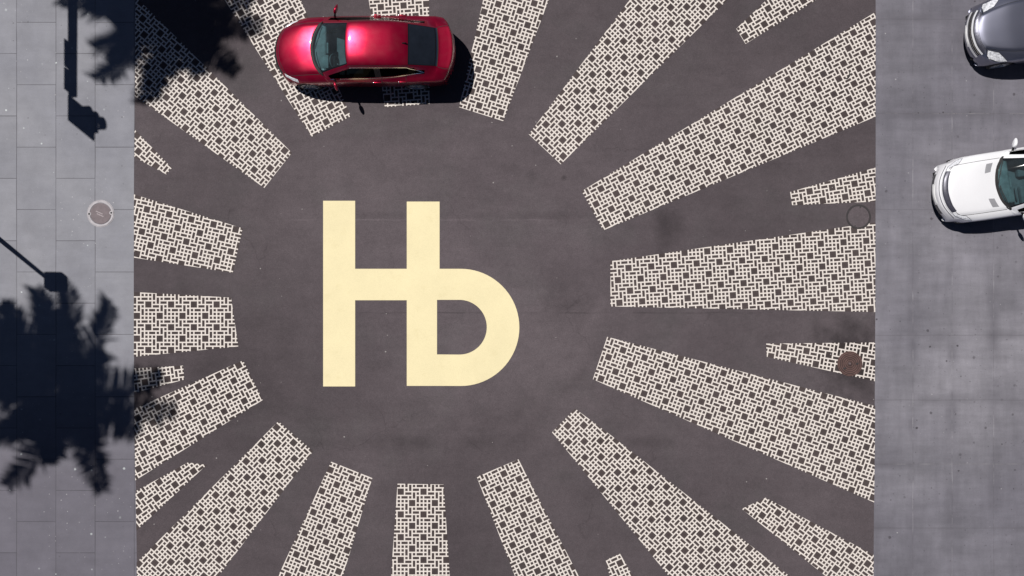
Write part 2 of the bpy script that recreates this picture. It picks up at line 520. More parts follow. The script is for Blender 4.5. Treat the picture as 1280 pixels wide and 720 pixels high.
M['milk'] = simple('milky lamp glass', (0.6, 0.6, 0.58), 0.4)

# ------------------------------------------------------------------ setting
def sheet(name, pts, mat, z, kind='structure'):
    o = obj_data(name, [(p[0], p[1], z) for p in pts], [list(range(len(pts)))], mat)
    tag(o, kind=kind)
    return o


LEFT_EDGE = [(171.5, -40), (170, 0), (168.6, 120), (167.4, 260), (167.2, 400), (168.6, 540), (171, 690), (172.5, 770)]
RIGHT_EDGE = [(1094.5, -40), (1094.5, 200), (1094, 400), (1093, 560), (1092, 690), (1091, 770)]
sheet('ground', [(-300, -300), (300, -300), (300, 300), (-300, 300)], M['ground'], 0.0)
yt, yb = 360 + 24 * S, 360 - 24 * S       # px rows of the far ends, 24 m each way
le = [(LEFT_EDGE[0][0], yb)] + LEFT_EDGE + [(LEFT_EDGE[-1][0], yt)]
re = [(RIGHT_EDGE[0][0], yb)] + RIGHT_EDGE + [(RIGHT_EDGE[-1][0], yt)]
sheet('road', [W(*p)[:2] for p in le[::-1]] [::-1] + [W(*p)[:2] for p in re[::-1]], M['road'], 0.004)
sheet('sidewalk', [W(*p)[:2] for p in le[::-1]] + [(-22, W(0, yb).y), (-22, W(0, yt).y)], M['slabs'], 0.004)
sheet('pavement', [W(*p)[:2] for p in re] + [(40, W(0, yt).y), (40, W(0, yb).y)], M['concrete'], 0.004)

# ------------------------------------------------------------------ painted rays
TILES = [(0, 0, 2, 2), (3, 3, 2, 2), (2, 0, 1, 1), (3, 5, 1, 2), (4, 0, 2, 1), (2, 1, 2, 1), (4, 1, 1, 2), (5, 1, 1, 1),
         (0, 2, 1, 1), (1, 2, 2, 1), (3, 2, 1, 1), (5, 2, 1, 2), (0, 3, 1, 1), (1, 3, 1, 1), (2, 3, 1, 1),
         (5, 4, 1, 1), (0, 4, 1, 1), (1, 4, 1, 1), (2, 4, 1, 2), (5, 5, 2, 1), (1, 5, 1, 1), (4, 5, 1, 1)]
CELL = {}
for ti, (c, r, w, h) in enumerate(TILES):
    for dc in range(w):
        for dr in range(h):
            cc, rr = c + dc, r + dr
            CELL[(cc % 6, rr % 6)] = (ti, cc // 6, rr // 6)


def cell_id(c, r):
    ti, oc, orr = CELL[(c % 6, r % 6)]
    return (ti, c // 6 - oc, r // 6 - orr)


def clip_poly(sub, clip):
    out = sub
    n = len(clip)
    for i in range(n):
        a, b = clip[i], clip[(i + 1) % n]
        ex, ey = b[0] - a[0], b[1] - a[1]
        inp, out = out, []
        if not inp:
            return []
        d = [ex * (p[1] - a[1]) - ey * (p[0] - a[0]) for p in inp]
        for j in range(len(inp)):
            p, q, dp, dq = inp[j - 1], inp[j], d[j - 1], d[j]
            if (dp >= 0) != (dq >= 0):
                t = dp / (dp - dq)
                out.append((p[0] + (q[0] - p[0]) * t, p[1] + (q[1] - p[1]) * t))
            if dq >= 0:
                out.append(q)
    return out


def area2(p):
    return sum(p[i - 1][0] * p[i][1] - p[i][0] * p[i - 1][1] for i in range(len(p)))


def painted_ray(poly, ang, bc, label, unit=4.74, lw=0.345):
    if area2(poly) < 0:
        poly = poly[::-1]
    ca, sa = math.cos(R(ang)), math.sin(R(ang))

    def topx(u, v):
        u, v = (u - 1) * unit, (v - 1) * unit
        return (bc[0] + u * ca - v * sa, bc[1] + u * sa + v * ca)

    uv = [((dx * ca + dy * sa) / unit + 1, (-dx * sa + dy * ca) / unit + 1) for dx, dy in ((p[0] - bc[0], p[1] - bc[1]) for p in poly)]
    c0, c1 = math.floor(min(a for a, _ in uv)) - 1, math.ceil(max(a for a, _ in uv)) + 1
    r0, r1 = math.floor(min(b for _, b in uv)) - 1, math.ceil(max(b for _, b in uv)) + 1
    verts, faces, mi = [], [], []
    h = lw / 2
    z = 0.008
    cx, cy = sum(p[0] for p in poly) / len(poly), sum(p[1] for p in poly) / len(poly)
    org = W(cx, cy)

    def quad(ua, va, ub, vb, paint):
        q = clip_poly([topx(ua, va), topx(ub, va), topx(ub, vb), topx(ua, vb)], poly)
        if len(q) < 3 or abs(area2(q)) < 0.02:
            return
        if area2(q) > 0:
            q = q[::-1]
        b = len(verts)
        for p in q:
            w = W(*p)
            verts.append((w.x - org.x, w.y - org.y, 0))
        faces.append(list(range(b, b + len(q))))
        mi.append(0 if paint else 1)

    for c in range(c0, c1):
        for r in range(r0, r1):
            x, y = topx(c + .5, r + .5)
            me, rt, dn, dg = cell_id(c, r), cell_id(c + 1, r), cell_id(c, r + 1), cell_id(c + 1, r + 1)
            e_r, e_d = me != rt, me != dn
            node = len({me, rt, dn, dg}) > 1
            quad(c + h, r + h, c + 1 - h, r + 1 - h, False)
            quad(c + 1 - h, r + h, c + 1 + h, r + 1 - h, e_r)
            quad(c + h, r + 1 - h, c + 1 - h, r + 1 + h, e_d)
            quad(c + 1 - h, r + 1 - h, c + 1 + h, r + 1 + h, node)
    o = obj_data('painted_ray', verts, faces, [M['white_paint'], M['gap']], mi=mi, loc=(org.x, org.y, z))
    tag(o, label, 'road marking', 'white lattice rays painted round the letters')
    return o


RAYS = [
    ([(763, 326.5), (1094.2, 278), (1094.0, 390), (763, 383)], -3.8, (785.6, 335.0), 'broad white lattice ray right of the yellow b, between the two right-hand manhole covers'),
    ([(727, 239), (1094.4, 15), (1094.2, 146), (754, 288)], -27.3, (751.2, 236.0), 'widest white lattice ray, slanting up to the right edge below the dark car'),
    ([(661, 168), (787, 0), (817, -40), (949, -40), (909, 0), (701, 205.5)], 43, (702.5, 155.0), 'long lattice ray slanting up and right, second ray clear of the red car boot'),
    ([(573.5, 134), (604, 0), (613, -40), (697, -40), (686, 0), (629, 151.5)], 17, (599.0, 132.0), 'steep lattice ray touching the shadow behind the red car'),
    ([(461, 0), (455, -40), (536, -40), (537, 130), (481, 134)], -4, (504.5, 7.0), 'lattice ray lying under the middle of the red car'),
    ([(281, 0), (258, -40), (358, -40), (376, 0), (438.5, 145.5), (389.5, 171)], -28.6, (388.5, 146.7), 'lattice ray under the bonnet of the red car'),
    ([(169.5, -4), (365, 191), (330.5, 235), (168.8, 120)], 39.5, (252.0, 158.0), 'broad lattice ray half in the upper palm shadow, left of the red car'),
    ([(168.4, 162), (215, 210), (208, 218), (168.2, 196.5)], 39.8, (195.0, 207.5), 'short lattice ray stub at the slab edge, just below the upper palm shadow'),
    ([(167.6, 243), (303.5, 285.5), (291, 341), (167.6, 322)], 12.7, (211.5, 268.1), 'lattice ray level with the slab manhole cover, tilted down to the right'),
    ([(167.4, 365), (289, 372), (298, 433), (167.4, 446)], 0, (185.6, 380.6), 'nearly level lattice ray left of the yellow letters, above the lower palm shadow'),
    ([(167.6, 460.5), (229, 457), (230.5, 474.5), (168, 491)], -8, (209.5, 473.8), 'small lattice ray stub dipping into the lower palm shadow'),
    ([(168, 511), (304, 450.5), (328.5, 500), (169.2, 600.5)], -27.5, (248.0, 483.0), 'broad lattice ray rising to the right out of the lower palm shadow tips'),
    ([(169.6, 614), (235, 578), (258.5, 581), (170.6, 663)], -36, (196.0, 622.5), 'small pointed lattice ray at the slab edge below the palm shadow'),
    ([(170.9, 703), (348, 526.5), (391.5, 564), (243, 760), (172, 760)], 42, (348.0, 574.5), 'long lattice ray running down left from the foot of the yellow H'),
    ([(414, 577), (465.5, 597.5), (419, 752), (333, 752)], 22, (402.5, 613.8), 'steep lattice ray leaning left at the bottom, just left of the upright one'),
    ([(497, 604.5), (554.5, 605.5), (565, 760), (486, 760)], 0, (501.0, 614.5), 'upright lattice ray straight below the yellow letters'),
    ([(596, 596), (648, 574), (740, 752), (656, 752)], -25.5, (648.8, 598.8), 'steep lattice ray leaning right, just right of the upright one'),
    ([(681, 549.5), (720, 509.5), (765, 545), (960, 690), (1040, 752), (862, 752), (836, 720)], 43, (711.0, 572.5), 'long broad lattice ray running down right from below the bowl of the b'),
    ([(759, 421), (1093.8, 507.5), (1092.6, 628), (741, 474)], 19.2, (805.6, 447.1), 'broad lattice ray sloping down right, below the rusty manhole cover'),
    ([(987.5, 240), (1094.2, 209.5), (1094.2, 252), (990, 256.5)], -9.5, (1040.0, 234.5), 'small lattice ray stub above the asphalt-filled manhole cover'),
    ([(957.5, 429.5), (1093.8, 428), (1093.5, 476.5), (958.5, 446)], 9.9, (980.0, 433.8), 'small lattice ray with the rusty manhole cover in it'),
    ([(919, 34), (957, 1), (1000, -40), (1084, -40), (1020, 0), (933, 57)], -31, (931.0, 45.0), 'small lattice ray cut off by the top of the frame near the right edge'),
    ([(927, 636), (957, 622), (1092, 693.5), (1091.4, 757), (1032, 720)], 36, (972.5, 641.0), 'narrow lattice ray sloping down into the lower right edge of the asphalt'),
    ([(757, 700), (775, 692), (811, 755), (771, 755)], -25, (775.0, 703.8), 'tiny tip of a lattice ray at the bottom, between two long rays'),
]
for a in RAYS:
    painted_ray(*a)

# ------------------------------------------------------------------ painted letters
def letters():
    V, F = [], []

    def q(pts):
        b = len(V)
        V.extend(pts)
        F.append(list(range(b, b + len(pts))))
    for x0, y0, x1, y1 in ((404, 251, 444, 483), (444, 336, 508.5, 375.3), (508.5, 252, 549.5, 336), (508.5, 336, 546.3, 482.3)):
        q([(x0, y1), (x1, y1), (x1, y0), (x0, y0)])
    N = 40
    out = [(546.3, 336)] + [(576 + 73.2 * math.sin(t), 409.2 - 73.2 * math.cos(t)) for t in [math.pi * i / N for i in range(N + 1)]] + [(546.3, 482.3)]
    inn = [(546.3, 374.8)] + [(574.3 + 34.2 * math.sin(t), 409 - 34.2 * math.cos(t)) for t in [math.pi * i / N for i in range(N + 1)]] + [(546.3, 443)]
    for i in range(len(out) - 1):
        q([out[i + 1], out[i], inn[i], inn[i + 1]][::-1])
    c = W(526, 367)
    vs = [(W(*p).x - c.x, W(*p).y - c.y, 0) for p in V]
    o = obj_data('painted_letters', vs, F, M['yellow_paint'], loc=(c.x, c.y, 0.008))
    bm = bmesh.new()
    bm.from_mesh(o.data)
    bmesh.ops.remove_doubles(bm, verts=bm.verts, dist=0.0005)
    for f in bm.faces:
        if f.normal.z < 0:
            f.normal_flip()
    bm.to_mesh(o.data)
    bm.free()
    tag(o, 'large pale yellow letters H and b joined in one mark on the dark asphalt', 'painted letters')


letters()

# ------------------------------------------------------------------ manhole covers
def manhole_left():
    c = W(126, 267)
    t = empty('manhole_cover', (c.x, c.y, 0.004))
    tag(t, 'brown manhole cover with a pale concrete collar on the grey slabs', 'manhole cover')
    bm = bmesh.new()
    bm_lathe(bm, [(0.302, 0.0), (0.304, 0.010), (0.352, 0.012), (0.365, 0.0)], 64)
    bm_lathe(bm, [(0.366, 0.001), (0.367, 0.0052), (0.378, 0.0052), (0.380, 0.001)], 64)
    obj_bm('collar', bm, M['collar'], t)
    bm = bmesh.new()
    bm_lathe(bm, [(0.290, 0.0), (0.290, 0.008), (0.275, 0.010), (0.0, 0.010)], 64)
    lid = obj_bm('lid', bm, M['iron_light'], t)
    bm = bmesh.new()
    for d in (-0.035, 0.035):
        bm_box(bm, (-0.02 - d * 0.35, d - 0.01, 0.011), (0.21, 0.030, 0.006), Matrix.Rotation(R(-24), 3, 'Z'), 0.002)
    obj_bm('raised_bar', bm, M['iron_pale'], lid)
    for x, y in ((-0.315, -0.01), (0.300, 0.02)):
        bm = bmesh.new()
        bm_lathe(bm, [(0.055, 0.009), (0.055, 0.0145), (0.028, 0.0145), (0.027, 0.012), (0.0, 0.012)], 20, center=(x, y, 0))
        for f in bm.faces:
            cc = f.calc_center_median()
            if (cc.x - x) ** 2 + (cc.y - y) ** 2 < 0.0272 ** 2:
                f.material_index = 1
        obj_bm('pick_hole', bm, [M['collar'], M['black']], t)


def manhole_filled():
    c = W(1073, 271)
    t = empty('manhole_cover', (c.x, c.y, 0.0085))
    tag(t, 'manhole cover filled with asphalt, only its dark iron ring showing', 'manhole cover')
    bm = bmesh.new()
    bm_lathe(bm, [(0.294, 0.0), (0.295, 0.005), (0.344, 0.005), (0.346, 0.0)], 64)
    obj_bm('frame', bm, M['iron_dark'], t)
    bm = bmesh.new()
    bm_lathe(bm, [(0.293, 0.0), (0.292, 0.003), (0.0, 0.004)], 64)
    lid = obj_bm('lid', bm, M['lid_asphalt'], t)
    for x, y, rz in ((0.05, 0.27, 70), (-0.10, -0.26, 20)):
        bm = bmesh.new()
        bm_box(bm, (x, y, 0.004), (0.05, 0.035, 0.006), Matrix.Rotation(R(rz), 3, 'Z'), 0.002)
        obj_bm('pick_slot', bm, M['iron_dark'], lid)


def manhole_rusty():
    c = W(1062, 454.5)
    t = empty('manhole_cover', (c.x, c.y, 0.0085))
    tag(t, 'rusty brown manhole cover with concentric ribs in a dark asphalt patch', 'manhole cover')
    bm = bmesh.new()
    prof = [(0.345, 0.0), (0.345, 0.017), (0.325, 0.018)]
    r = 0.315
    while r > 0.06:
        prof += [(r, 0.002), (r - 0.006, 0.018), (r - 0.028, 0.018), (r - 0.034, 0.002), (r - 0.050, 0.002)]
        r -= 0.052
    prof += [(0.03, 0.016), (0.0, 0.016)]
    bm_lathe(bm, prof, 64)
    for f in bm.faces:
        if f.calc_center_median().z < 0.013:
            f.material_index = 1
    lid = obj_bm('lid', bm, [M['iron'], M['iron_groove']], t)
    bm = bmesh.new()
    bm_lathe(bm, [(0.026, 0.015), (0.024, 0.021), (0.0, 0.021)], 20)
    obj_bm('centre_boss', bm, M['iron_light'], lid)
    for x, y in ((0.20, 0.0), (-0.15, -0.13)):
        bm = bmesh.new()
        bm_box(bm, (x, y, 0.018), (0.08, 0.05, 0.010), Matrix.Rotation(R(20), 3, 'Z'), 0.003)
        obj_bm('pick_slot', bm, M['iron_dark'], lid)


manhole_left()
manhole_filled()
manhole_rusty()
bm = bmesh.new()
cs = W(1060, 92, 0.02)
bm_tube(bm, [cs + Vector((0.16 * math.cos(a) - 0.12, 0.16 * math.sin(a), 0)) for a in [R(-75 + 12 * i) for i in range(10)]], [0.004, 0.013, 0.016, 0.017, 0.017, 0.017, 0.016, 0.014, 0.010, 0.004], 8)
tag(obj_bm('rubber_scrap', bm, M['black'], smooth=True), 'small curved black rubber scrap lying on the widest lattice ray', 'scrap')

# ------------------------------------------------------------------ cars
def pchip(xk, yk, xq):
    xk = np.asarray(xk, float)
    yk = np.asarray(yk, float)
    h = np.diff(xk).reshape((-1,) + (1,) * (yk.ndim - 1))
    d = np.diff(yk, axis=0) / h
    m = np.zeros_like(yk)
    w1 = 2 * h[1:] + h[:-1]
    w2 = h[1:] + 2 * h[:-1]
    with np.errstate(divide='ignore', invalid='ignore'):
        hm = (w1 + w2) / (w1 / d[:-1] + w2 / d[1:])
    m[1:-1] = np.where(d[:-1] * d[1:] > 0, hm, 0)
    m[0], m[-1] = d[0], d[-1]
    idx = np.clip(np.searchsorted(xk, xq, side='right') - 1, 0, len(xk) - 2)
    shp = (-1,) + (1,) * (yk.ndim - 1)
    hh = (xk[idx + 1] - xk[idx]).reshape(shp)
    t = ((np.asarray(xq) - xk[idx])).reshape(shp) / hh
    return ((2 * t ** 3 - 3 * t ** 2 + 1) * yk[idx] + (t ** 3 - 2 * t ** 2 + t) * hh * m[idx]
            + (-2 * t ** 3 + 3 * t ** 2) * yk[idx + 1] + (t ** 3 - t ** 2) * hh * m[idx + 1])


SU, SV = 8, 5


class CarShape:
    def __init__(self, stations):
        self.names = [s[0] for s in stations]
        n = len(stations)
        P = np.zeros((n, 9, 3))
        for i, (nm, x, bow, prof) in enumerate(stations):
            for j, (y, z) in enumerate(prof):
                P[i, j] = (x + bow * (abs(y) / 0.9) ** 2.2, y, z)
        mir = P[:, 1:3][:, ::-1].copy()
        mir[:, :, 1] *= -1
        full = np.concatenate([mir, P], axis=1)
        vq = np.linspace(0, 8, 8 * SV + 1)
        dv = pchip(np.arange(-2, 9), np.swapaxes(full, 0, 1), vq)      # (nv, n, 3)
        uq = np.linspace(0, n - 1, (n - 1) * SU + 1)
        g = pchip(np.arange(n), np.swapaxes(dv, 0, 1), uq)             # (nu, nv, 3)
        left = g[:, 1:][:, ::-1].copy()
        left[:, :, 1] *= -1
        self.G = np.concatenate([left, g], axis=1)
        self.nu, self.nv = self.G.shape[:2]
        self.half = 8 * SV
        du = np.gradient(self.G, axis=0)
        dvv = np.gradient(self.G, axis=1)
        N = np.cross(du, dvv)
        N /= (np.linalg.norm(N, axis=2, keepdims=True) + 1e-9)
        # outward: at the roof the normal must point up
        if N[self.nu // 2, self.half, 2] < 0:
            N = -N
        self.N = N

    def u(self, name, f=0.0):
        return self.names.index(name) + f

    def at(self, u, v):
        """v runs -8..8 (side sign included)"""
        gu = min(max(u * SU, 0), self.nu - 1.001)
        gv = min(max(v * SV + self.half, 0), self.nv - 1.001)
        i, j = int(gu), int(gv)
        a, b = gu - i, gv - j
        f = lambda A: (A[i, j] * (1 - a) * (1 - b) + A[i + 1, j] * a * (1 - b) + A[i, j + 1] * (1 - a) * b + A[i + 1, j + 1] * a * b)
        n = f(self.N)
        return Vector(f(self.G)), Vector(n / (np.linalg.norm(n) + 1e-9))


def ribbon(shape, path, width, off=0.002, V=None, F=None):
    """thin strip that follows the car surface along (u, v) points"""
    dens = []
    for (u0, v0), (u1, v1) in zip(path[:-1], path[1:]):
        k = max(2, int(max(abs(u1 - u0) * 5, abs(v1 - v0) * 4)))
        for i in range(k):
            t = i / k
            dens.append((u0 + (u1 - u0) * t, v0 + (v1 - v0) * t))
    dens.append(path[-1])
    pn = [shape.at(*d) for d in dens]
    V = [] if V is None else V
    F = [] if F is None else F
    b = len(V)
    for i, (p, n) in enumerate(pn):
        a = pn[max(0, i - 1)][0]
        c = pn[min(len(pn) - 1, i + 1)][0]
        t = (c - a)
        if t.length < 1e-7:
            t = Vector((1, 0, 0))
        s = t.normalized().cross(n).normalized() * width / 2
        V.append(p + n * off - s)
        V.append(p + n * off + s)
    for i in range(len(pn) - 1):
        F.append((b + 2 * i, b + 2 * i + 1, b + 2 * i + 3, b + 2 * i + 2))
    return V, F


def patch(shape, corners, off=0.004, nu=10, nv=6):
    """a lens-like panel over the quad of (u, v) corners a b c d, raised off the surface at its middle"""
    a, b, c, d = corners
    V, F = [], []
    for i in range(nu + 1):
        s = i / nu
        for j in range(nv + 1):
            t = j / nv
            u = (a[0] * (1 - s) + b[0] * s) * (1 - t) + (d[0] * (1 - s) + c[0] * s) * t
            v = (a[1] * (1 - s) + b[1] * s) * (1 - t) + (d[1] * (1 - s) + c[1] * s) * t
            p, n = shape.at(u, v)
            edge = min(s, 1 - s, t, 1 - t)
            V.append(p + n * (off * (0.35 + 0.65 * min(1, edge * 5))))
    w = nv + 1
    for i in range(nu):
        for j in range(nv):
            F.append((i * w + j, (i + 1) * w + j, (i + 1) * w + j + 1, i * w + j + 1))
    return V, F


def nose(zt, w, zl):
    y = [0, .33, .58, .66, .72, .81, .86, .87, .80]
    k = [1, 1, .99, .98, .96, .86, .60, .28, 0]
    return [(a * w, zl + (zt - zl) * b) for a, b in zip(y, k)]


def hood(zt, w, zl=0.2, hw=1.0):
    y = [0, .34 * hw, .60 * hw, .69 * hw, .77 * (.4 + .6 * hw), .878, .90, .868, .77]
    z = [zt, zt - .005, zt - .017, zt - .046, zt - .068 - .10 * (1 - hw), zt - .15 - .06 * (1 - hw), max(zl + .2, zt - .36), zl + .08, zl]
    return [(a * w / .9, b) for a, b in zip(y, z)]


def green(zt, wr, ze, wb, zb, w=.90, zl=0.2):
    y = [0, .5 * wr, .90 * wr, wr, wb, w - .008, w, w - .04, w - .13]
    z = [zt, zt - (zt - ze) * .10, zt - (zt - ze) * .52, ze, zb, zb - .10, .60, zl + .08, zl]
    return list(zip(y, z))


def sedan_stations(front=-2.445, cowl=-1.22, hoodz=0.0, fw=1.0, bowf=1.0, aft=None, vee=0.0):
    """front: nose x, cowl: rear edge of the bonnet; everything aft of the cowl moves with it"""
    d = cowl + 1.22
    e = d if aft is None else aft          # the roof and tail may sit further forward or back than the cowl
    L = cowl - front
    fx = lambda t: front + L * t
    return [
        ('lip', fx(.07), .40 * bowf, nose(.24, .86 * fw, .22)),
        ('bumper', fx(.005), .46 * bowf, nose(.42 + hoodz * .3, .92 * fw, .20)),
        ('grille', fx(.012), .50 * bowf, nose(.60 + hoodz * .6, .95 * fw, .20)),
        ('lead', fx(.085), .50 * bowf, nose(.71 + hoodz, .975 * fw, .20)),
        ('hoodf', fx(.20), .46 * bowf, hood(.775 + hoodz, .88, hw=1 - .85 * vee)),
        ('hood1', fx(.445), .36, hood(.855 + hoodz * .7, .895, hw=1 - .42 * vee)),
        ('hood2', fx(.73), .29, hood(.925 + hoodz * .4, .90, hw=1 - .15 * vee)),
        ('cowl', cowl, .46, hood(.972, .90)),
        ('wsb', d - 1.15, .47, green(.980, .745, .930, .82, .912)),
        ('ws1', d - 1.07, .45, green(1.022, .730, .970, .83, .920)),
        ('ws2', .5 * (d + e) - .76, .32, green(1.20, .67, 1.125, .838, .935)),
        ('ws3', e - .44, .15, green(1.375, .615, 1.285, .84, .945)),
        ('wst', e - .36, .12, green(1.408, .60, 1.315, .84, .948)),
        ('rf1', e - .27, .09, green(1.430, .60, 1.335, .84, .95)),
        ('rf2', e + .20, .03, green(1.462, .605, 1.365, .832, .955)),
        ('rf3', e + .80, 0.0, green(1.440, .60, 1.345, .80, .965)),
        ('rfe', e + 1.20, -.03, green(1.375, .585, 1.285, .755, .975)),
        ('rgt', e + 1.26, -.03, green(1.355, .58, 1.268, .75, .977)),
        ('rg2', e + 1.65, -.06, green(1.225, .565, 1.15, .735, .985, .89)),
        ('rgb', e + 2.00, -.12, green(1.092, .545, 1.04, .72, .985, .885)),
        ('dk', e + 2.06, -.14, green(1.076, .56, 1.035, .725, .98, .885)),
        ('dk2', e + 2.28, -.25, green(1.062, .58, 1.03, .71, .965, .87)),
        ('dke', e + 2.40, -.30, green(1.056, .58, 1.03, .69, .955, .85)),
        ('tail', e + 2.44, -.32, nose(.92, .95, .22)),
        ('tail2', e + 2.465, -.34, nose(.66, .95, .22)),
        ('tail3', e + 2.45, -.34, nose(.44, .94, .22)),
        ('tail4', e + 2.38, -.32, nose(.25, .90, .23)),
    ]


def make_car(name, loc, rotz, label, cat, paint, wheels, stations, glass='glass', detail=True, style='sedan'):
    sh = CarShape(stations)
    root = empty(name, loc, rotz)
    tag(root, label, cat)
    U = sh.u
    nu, nv, half = sh.nu, sh.nv, sh.half
    G = sh.G.copy()
    RW, ZW = 0.365, 0.33
    sidev = np.abs(np.arange(nv) - half) / SV
    # wheel arches
    inside = np.zeros((nu, nv), bool)
    for wx in wheels:
        dx = G[:, :, 0] - wx
        dz = G[:, :, 2] - ZW
        rr = np.sqrt(dx * dx + dz * dz)
        inside |= (rr < RW) & (sidev[None, :] > 4.5)
    groups = {}

    def region(u, v):
        a = abs(v)
        if U('wsb') <= u < U('wst') and a < 2: return ('windshield', 0)
        if U('rgt') <= u < U('rgb') and a < 2.2: return ('rear_window', 0)
        if U('hoodf', -.5) <= u < U('cowl') and a < 3: return ('hood', 0)
        if U('wst') <= u < U('rgt') and a < 3: return ('roof', 0)
        if U('dk') <= u < U('dke', .5) and a < 2.8: return ('trunk_lid', 0)
        s = 1 if v > 0 else -1
        if 3.2 < a < 3.8 and U('rf2', .3) <= u < U('rf2', .55): return ('window_pillar', s)
        if 3.2 < a < 3.8:
            if U('ws1', .3) <= u < U('rf2', .35): return ('side_window', s)
            if U('rf2', .5) <= u < U('rgt', .5) or (u < U('rg2', .1) and u > U('rf2', .5) and 3.4 < a): return ('side_window', 2 * s)
        if a > 3.8 and a < 7.4:
            if U('ws1', .5) <= u < U('rf2', .5): return ('door', s)
            if U('rf2', .5) <= u < U('rfe', -.1): return ('door', 2 * s)
        return ('body', 0)

    for i in range(nu - 1):
        for j in range(nv - 1):
            ins = inside[i:i + 2, j:j + 2]
            if ins.all():
                continue
            key = region((i + .5) / SU, (j + .5 - half) / SV)
            groups.setdefault(key, []).append((i, j))
    # push the leftover inside vertices out on to the arch
    for wx in wheels:
        for i in range(nu):
            for j in range(nv):
                if inside[i, j]:
                    dx, dz = G[i, j, 0] - wx, G[i, j, 2] - ZW
                    r = math.hypot(dx, dz)
                    if 1e-4 < r < RW:
                        G[i, j, 0] = wx + dx / r * RW
                        G[i, j, 2] = ZW + dz / r * RW
    matof = {'body': paint, 'hood': paint, 'roof': paint, 'trunk_lid': paint, 'door': paint,
             'windshield': M[glass], 'rear_window': M['glass_rear'], 'side_window': M['glass_dark'], 'window_pillar': M['gloss_black']}
    parts = {}
    for key, fl in groups.items():
        idx, V, Nn, F, mi = {}, [], [], [], []
        for i, j in fl:
            f = []
            for (a, b) in ((i, j), (i + 1, j), (i + 1, j + 1), (i, j + 1)):
                if (a, b) not in idx:
                    idx[(a, b)] = len(V)
                    V.append(G[a, b])
                    Nn.append(sh.N[a, b])
                f.append(idx[(a, b)])
            p = [np.array(V[q]) for q in f]
            fn = np.cross(p[2] - p[0], p[3] - p[1])
            if np.dot(fn, Nn[f[0]]) < 0:
                f = f[::-1]
            F.append(f)
            m = 0
            if key[0] == 'windshield':
                u, v = (i + .5) / SU, abs(j + .5 - half) / SV
                if u < U('ws1', -.7) or u > U('ws3', .8) or v > 1.8:
                    m = 1
            if key[0] == 'rear_window':
                u, v = (i + .5) / SU, abs(j + .5 - half) / SV
                if u > U('rg2', .8) or u < U('rgt', .15) or v > 2.0:
                    m = 1
            mi.append(m)
        parts[key] = obj_data(key[0], V, F, [matof[key[0]], M['gloss_black']], root, mi=mi, normals=Nn)

    # panel gaps belong to the body
    V, F = [], []
    for s in (1, -1):
        ribbon(sh, [(U('hoodf', -.45), 0), (U('hoodf', -.45), 2.0 * s), (U('hoodf', -.2), 3.0 * s), (U('hood1'), 3.02 * s), (U('cowl'), 3.02 * s)], 0.012, .0015, V, F)
        for u in (U('ws1', .5), U('rf2', .5), U('rfe', -.1)):
            ribbon(sh, [(u, 3.85 * s), (u, 5 * s), (u, 6.5 * s), (u, 7.4 * s)], 0.012, .0015, V, F)
        ribbon(sh, [(U('ws1', .5), 7.4 * s), (U('rfe', -.1), 7.4 * s)], 0.014, .0015, V, F)
        ribbon(sh, [(U('dk', -.1), 2.3 * s), (U('dk2'), 2.85 * s), (U('dke', .6), 2.85 * s)], 0.011, .0015, V, F)
        ribbon(sh, [(U('wst'), 2.75 * s), (U('rf2'), 2.75 * s), (U('rgt'), 2.75 * s)], 0.014, .0015, V, F)
    ribbon(sh, [(U('rgb', .25), -2.3), (U('rgb', .25), 0), (U('rgb', .25), 2.3)], 0.03, .0015, V, F)
    obj_data('panel_gap', V, F, M['black'], parts[('body', 0)])
    # cowl in black plastic, wipers
    V, F = [], []
    ribbon(sh, [(U('wsb', -.35), -2.9), (U('wsb', -.35), 0), (U('wsb', -.35), 2.9)], 0.07, .004, V, F)
    cw = obj_data('cowl_panel', V, F, M['black'], root)
    for y0, y1 in ((-2.2, -.1), (.1, 1.7)):
        V, F = ribbon(sh, [(U('ws1', -.6), y0), (U('ws1', -.1), (y0 + y1) / 2), (U('ws1', -.3), y1)], 0.020, .014)
        obj_data('wiper', V, F, M['black'], cw)
    # window brightwork
    if detail:
        for s in (1, -1):
            V, F = [], []
            ribbon(sh, [(U('ws1', .1), 3.88 * s), (U('wst'), 3.88 * s), (U('rf3'), 3.88 * s), (U('rgt'), 3.84 * s), (U('rg2', .1), 3.66 * s),
                        (U('rgt', .6), 3.40 * s), (U('rgt'), 3.22 * s), (U('rfe'), 3.14 * s), (U('rf2'), 3.12 * s), (U('wst', .3), 3.12 * s)], 0.013, .005, V, F)
            obj_data('window_trim', V, F, M['chrome'], root)
    V, F = ribbon(sh, [(U('rgb', -.05), -2.05), (U('rgb', -.05), 0), (U('rgb', -.05), 2.05)], .022, .006)
    obj_data('rear_trim', V, F, M['chrome'], root)
